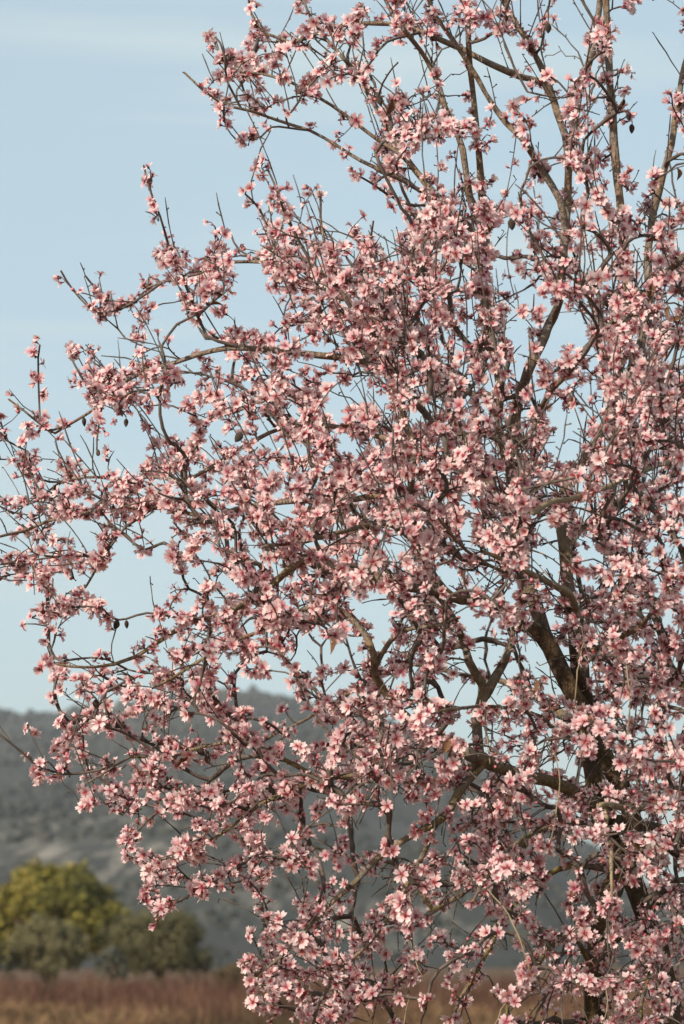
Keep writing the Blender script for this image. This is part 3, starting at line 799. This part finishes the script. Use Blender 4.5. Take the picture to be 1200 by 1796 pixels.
VARI = {f: [variant(f) for _ in range(10)] for f in range(7)}

def frame(n, spin):
    n = unit(n); a = np.array([1.0, 0, 0]) if abs(n[0]) < 0.8 else np.array([0, 1.0, 0])
    x = unit(cross(a, n)); y = cross(n, x); c_, s_ = math.cos(spin), math.sin(spin)
    return np.stack([x * c_ + y * s_, -x * s_ + y * c_, n], 1)

flowers = []   # centre, frame, radius, form, tint
buds = []
for k, (cpnt, n) in enumerate(clusters):
    pts, rr, _ = chains_geo[cluster_chain[k]]
    L = np.concatenate([[0], np.cumsum(np.linalg.norm(np.diff(pts, axis=0), axis=1))])
    span = min(L[-1], 0.014 + 0.0065 * n)
    tnt = -0.02 + rs.rand() * 0.55 + (0.4 if rs.rand() < 0.08 else 0)
    outw = unit(cpnt - centre)
    for q in range(n + (1 if rs.rand() < 0.5 else 0) + (1 if rs.rand() < 0.2 else 0)):
        s_ = L[-1] - span * rs.rand() ** 1.1
        if q % 6 == 5: s_ = L[-1] * (0.25 + 0.75 * rs.rand())
        p = np.array([np.interp(s_, L, pts[:, x]) for x in range(3)])
        tdir = unit(pts[-1] - pts[max(0, len(pts) - 4)])
        side = unit(cross(tdir, rs.randn(3)))
        nn = unit(side * 0.9 + outw * 0.35 + tdir * (0.7 if s_ > L[-1] - 0.006 else 0.15) + np.array([-0.10, -0.16, 0.16]) + rs.randn(3) * 0.22)
        rad = 0.0149 * (1 + 0.14 * float(np.clip(rs.randn(), -2, 2)))
        if q < n:
            flowers.append((p + nn * (0.60 * rad + 0.003 * rs.rand()), frame(nn, rs.rand() * 7), rad, int(rs.choice(7, p=FW)), float(np.clip(tnt + rs.randn() * 0.2, 0, 1))))
        else: buds.append((p, nn))
# flowers on short spurs straight from the older twigs and thin branches
for i in range(len(nodes_p)):
    r_ = nodes_r[i] if nodes_r[i] > 0 else tw_r[i]
    if r_ > 0.0075 or nodes_limb[i] in ('bole', 'bare', 'hang'): continue
    u, v, _z = proj(nodes_p[i]); dn = dens(u, v)
    if rs.rand() > (0.22 if nodes_limb[i][0] in 'UTSNR' and r_ < 0.0036 else 0.16 if nodes_limb[i] == 'shoot' else 0.085) * max(dn, 0.16) / 0.5: continue
    tnt = -0.02 + rs.rand() * 0.55 + (0.4 if rs.rand() < 0.08 else 0)
    for q in range(rs.randint(1, 4)):
        nn = unit(cross(nodes_dir[i], rs.randn(3)) + unit(nodes_p[i] - centre) * 0.3 + np.array([-0.1, -0.16, 0.16]) + rs.randn(3) * 0.2)
        rad = 0.0149 * (1 + 0.14 * float(np.clip(rs.randn(), -2, 2)))
        p = nodes_p[i] + nodes_dir[i] * 0.012 * rs.randn()
        flowers.append((p + nn * (0.6 * rad + r_ * 0.6), frame(nn, rs.rand() * 7), rad, int(rs.choice(7, p=FW)), float(np.clip(tnt + rs.randn() * 0.2, 0, 1))))
        if rs.rand() < 0.25: buds.append((p, unit(nn + rs.randn(3) * 0.6)))
print('clusters', nC, 'flowers', len(flowers), 'nodes', len(nodes_p), 'chains', len(chains_geo))

# which blossoms show largest: front to back over a coarse picture
FC = np.array([f[0] for f in flowers]); fu, fv, fz = proj(FC)
occ = np.zeros((1796 // 4 + 2, 1200 // 4 + 2), bool); score = np.zeros(len(flowers))
for i in np.argsort(fz):
    if not (6 < fu[i] < 1194 and 6 < fv[i] < 1790) or flowers[i][3] == 6: continue
    rp_ = flowers[i][2] / PX * D0 / fz[i]
    facing = abs(flowers[i][1][:, 2] @ unit(CAM - flowers[i][0]))
    yy, xx = np.mgrid[int((fv[i] - rp_) // 4):int((fv[i] + rp_) // 4) + 1, int((fu[i] - rp_) // 4):int((fu[i] + rp_) // 4) + 1]
    ok = (np.hypot(xx * 4 + 2 - fu[i], yy * 4 + 2 - fv[i]) < rp_ * 0.85) & (yy >= 0) & (yy < occ.shape[0]) & (xx >= 0) & (xx < occ.shape[1])
    yy, xx = yy[ok], xx[ok]
    score[i] = (~occ[yy, xx]).sum() * (0.35 + 0.65 * facing) if len(yy) else 0
    occ[yy, xx] = True
single = set(np.argsort(-score)[:300].tolist())

TINTS = [0.02, 0.14, 0.26, 0.42, 0.62, 0.88]
calyx_me = mesh_np('blossom', k_v, k_f, [M_CALYX], smooth=False)
stamen_me = mesh_np('stamens', c_v, c_f, [M_STAMEN], attrs={'grad': c_g}, smooth=False)
petal_me = {}
for f_, (e, cu, wd) in enumerate(FORMS):
    for ti_, tv in enumerate(TINTS):
        pv_, pf, pg = petal_geo(e, cu, wd, 0.5)
        petal_me[f_, ti_] = mesh_np('petal', pv_, pf, [M_PETAL], attrs={'grad': pg, 'tint': np.full(len(pv_), tv)})
acc = Acc()
for i, (c_, fr, rad, form, tint) in enumerate(flowers):
    if i in single:
        o = new_obj('blossom', calyx_me, tree)
        o.matrix_basis = Matrix.Translation(Vector(c_ - base_pt)) @ Matrix(fr.tolist()).to_4x4() @ Matrix.Scale(rad, 4)
        ti_ = int(np.argmin([abs(tint - x) for x in TINTS]))
        for q in range(5):
            po = new_obj('petal', petal_me[form, ti_], o)
            po.matrix_basis = Matrix.Rotation(R(72) * q + rs.randn() * 0.07, 4, 'Z') @ Matrix.Rotation(rs.randn() * 0.12, 4, 'Y') @ Matrix.Scale(1 + rs.randn() * 0.05, 4)
        new_obj('stamens', stamen_me, o)
    else:
        v_, f_, m_, g_ = VARI[form][rs.randint(10)]
        acc.add((v_ * rad) @ fr.T + (c_ - base_pt), f_, m_, grad=g_, tint=tint)
acc.build('blossom_mass', [M_PETAL, M_STAMEN, M_CALYX], tree)['kind'] = 'stuff'

# buds: closed pink buds in red-brown cups
acc = Acc()
bud_prof = [(0.3, 0.0), (0.6, 0.5), (0.85, 1.1), (0.7, 1.7), (0.0, 2.2)]
bv = np.array([(r * math.cos(k * R(72)), r * math.sin(k * R(72)), z) for r, z in bud_prof for k in range(5)])
bf = []; bm = []
for q in range(len(bud_prof) - 1):
    for k in range(5):
        a, b2 = q * 5 + k, q * 5 + (k + 1) % 5; bf += [(a, b2, b2 + 5), (a, b2 + 5, a + 5)]; bm += [1 if q < 2 else 0] * 2
bf = np.array(bf); bm = np.array(bm)
for p, nn in buds:
    sc = 0.0040 * (0.7 + 0.6 * rs.rand())
    acc.add((bv * sc) @ frame(nn, rs.rand() * 6).T + (p - base_pt), bf, bm)
acc.build('flower_buds', [M_BUD, M_CALYX], tree)['kind'] = 'stuff'

# last year's dry almonds, still hanging
HUSKS = [(135,748),(168,797),(222,755),(424,775),(210,938),(163,1236),(212,1098),(226,1090),(575,1380),(987,55),(1135,12),(1113,238),(1131,228),(770,1237),(885,405),(60,833),(657,178),(235,1463),(345,1326),(905,1088)]
hv = []
hp = [(0.0, 0.0), (0.12, 0.1), (0.14, 0.5), (0.55, 0.75), (0.95, 1.3), (1.0, 1.9), (0.72, 2.7), (0.25, 3.3), (0.0, 3.5)]
for r, z in hp:
    for k in range(10):
        a = k * R(36); g = 1 - 0.22 * (k == 0)
        hv.append((r * math.cos(a) * g * 0.68, r * math.sin(a) * 1.05, -z))
hv = np.array(hv); hfc = [(q * 10 + k, q * 10 + 10 + k, q * 10 + 10 + (k + 1) % 10, q * 10 + (k + 1) % 10) for q in range(len(hp) - 1) for k in range(10)]
husk_me = mesh_np('almond_husk', hv, hfc, [M_HUSK])
NPa = np.array(nodes_p); uva = np.stack(proj(NPa)[:2], -1); za = proj(NPa)[2]
for (u, v) in HUSKS:
    dd = np.hypot(uva[:, 0] - u, uva[:, 1] - (v - 14)) + 25 * (za - D0)
    k = int(np.argmin(dd)); p = NPa[k].copy()
    o = new_obj('almond_husk', husk_me, tree)
    o.matrix_basis = Matrix.Translation(Vector(p - base_pt)) @ Matrix.Rotation(rs.rand() * 6, 4, 'Z') @ Matrix.Rotation(rs.randn() * 0.4, 4, 'X') @ Matrix.Scale(0.0068 * (0.85 + 0.35 * rs.rand()), 4)
# a few curled brown leaves left on the tree
lv = []; 
for q in range(6):
    x = q / 5; h = 0.24 * math.sin(math.pi * (0.08 + 0.9 * x))
    for s_ in (-1, 0, 1): lv.append((x, s_ * h, 0.22 * abs(s_) * h / 0.24 - 0.35 * x * x))
lv = np.array(lv); lf = [(q * 3 + c_, q * 3 + c_ + 1, q * 3 + c_ + 4, q * 3 + c_ + 3) for q in range(5) for c_ in range(2)]
leaf_me = mesh_np('dry_leaf', lv, lf, [M_DRYLEAF])
LEAF_AT = [(350,1330),(380,1345),(1195,306),(1070,165),(905,210),(1085,170),(690,180),(1140,500),(1165,520),(1190,560),(800,1340),(1040,1250),(960,1180),(1000,1560),(1120,1480),(860,390),(600,750),(540,1130),(520,950),(780,1320),(905,1400),(1010,690),(370,535),(385,520)]
for (u, v) in LEAF_AT:
    dd = np.hypot(uva[:, 0] - u, uva[:, 1] - v) + 25 * (za - D0)
    p = NPa[int(np.argmin(dd))]
    o = new_obj('dry_leaf', leaf_me, tree)
    o.matrix_basis = Matrix.Translation(Vector(p - base_pt)) @ Quaternion((rs.randn(), rs.randn(), rs.randn(), rs.randn())).normalized().to_matrix().to_4x4() @ Matrix.Scale(0.030 * (0.7 + 0.5 * rs.rand()), 4)

# ------------------------------------------------------------------ trees and shrubs at the far edge of the field
def ground_xy(u, y): return (u - 600) / FPX * y / cp
def z_at(v, y): return EYE + y * math.tan(PITCH + math.atan((898 - v) / FPX))
def leaf_tree(name, label, cat, u0, u1, vtop, y, stops, nclump, nleaf, leaf, squash=1.0, group=None, lumps=0.22, base_v=None):
    cx = ground_xy((u0 + u1) / 2, y); rx = (u1 - u0) / 2 / FPX * y
    top = z_at(vtop, y); root = bpy.data.objects.new(name, None); COL.objects.link(root); root.location = (cx, y, 0)
    tag(root, label, cat, group)
    bot = 0.25 if base_v is None else max(0.2, z_at(base_v, y))
    cz = (top + bot) / 2; rz = (top - bot) / 2; ry = rx * squash
    m, t, b = mat(name + '_foliage')
    b.inputs['Roughness'].default_value = 0.6; b.inputs['Specular IOR Level'].default_value = 0.25
    thin_leafy(m, t, b, ramp(t, stops, attr(t, 'tint')), 0.25)
    a2 = Acc(); quad = np.array([(-0.5, -0.3, 0), (0.5, -0.3, 0.1), (0.5, 0.3, 0), (-0.5, 0.3, 0.1)])
    seed = rs.rand() * 30
    Vq = []; Tq = []
    for c_ in range(nclump):
        d = unit(rs.randn(3)); 
        if d[2] < -0.55: d[2] *= -1
        rad = (0.55 + 0.45 * rs.rand() ** 0.5) * (1 + lumps * 2.6 * float(fbm(d[None] * 1.9 + seed, 3)[0]))
        cc = d * rad * np.array([rx, ry, rz]) * 0.92
        cr_ = (0.13 + 0.10 * rs.rand()) * rx
        tint0 = rs.rand()
        n = nleaf
        ofs = rs.randn(n, 3); ofs /= np.linalg.norm(ofs, axis=1, keepdims=True); ofs *= (rs.rand(n, 1) ** 0.4) * cr_
        for k in range(n):
            fr = frame(unit(ofs[k] / cr_ + d * 0.5 + rs.randn(3) * 0.7), rs.rand() * 6)
            Vq.append((quad * leaf * (0.7 + 0.6 * rs.rand())) @ fr.T + cc + ofs[k] + np.array([0, 0, cz])); Tq.append(np.clip(tint0 * 0.5 + rs.randn() * 0.2 + 0.22, 0, 1))
    Vq = np.array(Vq); n = len(Vq); Fq = np.arange(4 * n).reshape(n, 4)
    new_obj('crown', mesh_np('crown', Vq.reshape(-1, 3), Fq, [m], attrs={'tint': np.repeat(Tq, 4)}, smooth=False), root)
    a2 = Acc()
    V_, F_ = tube(np.array([[0, 0, -0.1], [0.03 * rx, 0, cz * 0.35], [0.0, 0, cz * 0.7], [0.02, 0, cz + rz * 0.5]]), np.array([0.10, 0.075, 0.05, 0.012]) * rx, 8)
    a2.add(V_, F_)
    for q in range(14):
        d = unit(np.array([rs.randn(), rs.randn(), 0.3 + abs(rs.randn()) * 0.6])); s0 = np.array([0, 0, cz * (0.25 + 0.5 * rs.rand())])
        e = d * np.array([rx, ry, rz]) * 0.8 + np.array([0, 0, cz])
        V_, F_ = tube(np.array([s0, (s0 + e) / 2 + rs.randn(3) * 0.08 * rx + [0, 0, -0.05 * rz], e]), np.array([0.045, 0.028, 0.008]) * rx, 5); a2.add(V_, F_)
    tr = a2.build('trunk', [M_BARK], root)
    return root
YEL = [(0.0, (0.055, 0.055, 0.014)), (0.35, (0.145, 0.13, 0.026)), (0.7, (0.265, 0.22, 0.038)), (1.0, (0.31, 0.215, 0.05))]
OLV = [(0.0, (0.10, 0.088, 0.036)), (0.5, (0.19, 0.165, 0.075)), (1.0, (0.28, 0.24, 0.13))]
OLD = [(0.0, (0.06, 0.056, 0.022)), (0.5, (0.13, 0.115, 0.048)), (1.0, (0.21, 0.18, 0.09))]
SIL = [(0.0, (0.09, 0.09, 0.06)), (0.5, (0.15, 0.148, 0.105)), (1.0, (0.22, 0.21, 0.16))]
leaf_tree('autumn_tree', 'round tree with yellow green leaves, tallest of those behind the field', 'tree', -30, 232, 1512, 118, YEL, 190, 60, 0.20, lumps=0.34)
leaf_tree('olive_shrub', 'broad olive green shrub in front of the yellow green tree', 'shrub', 14, 172, 1608, 108, OLV, 130, 70, 0.10, lumps=0.3)
leaf_tree('olive_shrub', 'olive green shrub cut off by the left edge of the picture', 'shrub', -90, 22, 1618, 106, OLV, 110, 60, 0.10, lumps=0.15)
leaf_tree('olive_shrub', 'dark green round shrub to the right of the yellow green tree', 'shrub', 184, 384, 1600, 110, OLD, 190, 70, 0.10, lumps=0.3)
leaf_tree('olive_shrub', 'small silvery green shrub at the foot of the dark round shrub', 'shrub', 175, 232, 1655, 104, SIL, 60, 50, 0.09, lumps=0.15)
leaf_tree('dry_shrub', 'low tan brown shrub right of the dark round shrub', 'shrub', 372, 480, 1694, 106, [(0.0, (0.08, 0.055, 0.03)), (1.0, (0.22, 0.155, 0.085))], 90, 50, 0.10, lumps=0.2)

# ------------------------------------------------------------------ the field: rows of bare red-brown vines and dry grass
def blades(n, xf, yf, h0, h1, wd, lean):
    x = xf(n); y = yf(n); h = h0 + (h1 - h0) * rs.rand(n)
    a = rs.rand(n) * 6.28; lx = rs.randn(n) * lean; ly = rs.randn(n) * lean
    dx, dy = np.cos(a) * wd / 2, np.sin(a) * wd / 2
    V = np.zeros((n, 5, 3))
    V[:, 0] = np.stack([x - dx, y - dy, -0.02 + 0 * x], -1); V[:, 1] = np.stack([x + dx, y + dy, -0.02 + 0 * x], -1)
    V[:, 2] = np.stack([x + dx * .7 + lx * h * .4, y + dy * .7 + ly * h * .4, h * 0.55], -1); V[:, 3] = np.stack([x - dx * .7 + lx * h * .4, y - dy * .7 + ly * h * .4, h * 0.55], -1)
    V[:, 4] = np.stack([x + lx * h, y + ly * h, h], -1)
    o = np.arange(n)[:, None] * 5
    F = np.concatenate([o + np.array([[0, 1, 2]]), o + np.array([[0, 2, 3]]), o + np.array([[3, 2, 4]])])
    return V.reshape(-1, 3), F
def blade_mat(name, stops):
    m, t, b = mat(name); b.inputs['Roughness'].default_value = 0.8; b.inputs['Specular IOR Level'].default_value = 0.15
    thin_leafy(m, t, b, ramp(t, stops, attr(t, 'tint')), 0.2); return m
acc = Acc()
for row in np.concatenate([np.arange(64, 104.5, 1.9), np.arange(107, 140, 6.0)]):
    nv = int(52 * row / 90)
    for xv in np.linspace(-0.20 * row, 0.20 * row, nv):
        cx, cy_ = xv + rs.randn() * 0.1, row + rs.randn() * 0.12
        if row < 80 and float(fbm(np.array([[cx / 4, row / 7, 1.7]]), 3)[0]) < 0.03 * (80 - row) / 10 - 0.04: continue
        n = 18 if row > 105 else 20; t0 = rs.rand(); hv_ = 0.55 + 0.75 * rs.rand() ** 2
        V_, F_ = blades(n, lambda n: cx + rs.randn(n) * 0.22, lambda n: cy_ + rs.randn(n) * 0.12, 0.3, hv_, 0.035, 0.35)
        acc.add(V_, F_, tint=float(np.clip(t0 + rs.randn() * 0.1, 0, 1)))
tag(acc.build('bare_vines', [blade_mat('vine_canes', [(0.0, (0.050, 0.022, 0.016)), (0.5, (0.13, 0.062, 0.040)), (1.0, (0.24, 0.135, 0.085))])]), 'rows of bare red brown vines across the field', 'vines', kind='stuff')
acc = Acc()
for q in range(520):
    y0_ = 56 + 44 * rs.rand(); x0_ = (rs.rand() - 0.5) * 0.36 * y0_
    g = float(fbm(np.array([[x0_ / 2.2, y0_ / 6, 4.4]]), 3)[0]) * 2.6 + 0.5; hh = 0.2 + 0.5 * rs.rand() ** 2
    V_, F_ = blades(75, lambda n: x0_ + rs.randn(n) * 0.8, lambda n: y0_ + rs.randn(n) * 0.8, 0.08, 0.12 + 0.6 * hh, 0.04, 0.6)
    acc.add(V_, F_, tint=float(np.clip(g + rs.randn() * 0.12, 0, 1)))
tag(acc.build('dry_grass', [blade_mat('straw', [(0.0, (0.07, 0.06, 0.026)), (0.3, (0.105, 0.060, 0.036)), (0.65, (0.20, 0.115, 0.06)), (1.0, (0.36, 0.235, 0.12))])]), 'tan dry grass along the near side of the field', 'grass', kind='stuff')
print('objects', len(bpy.data.objects))
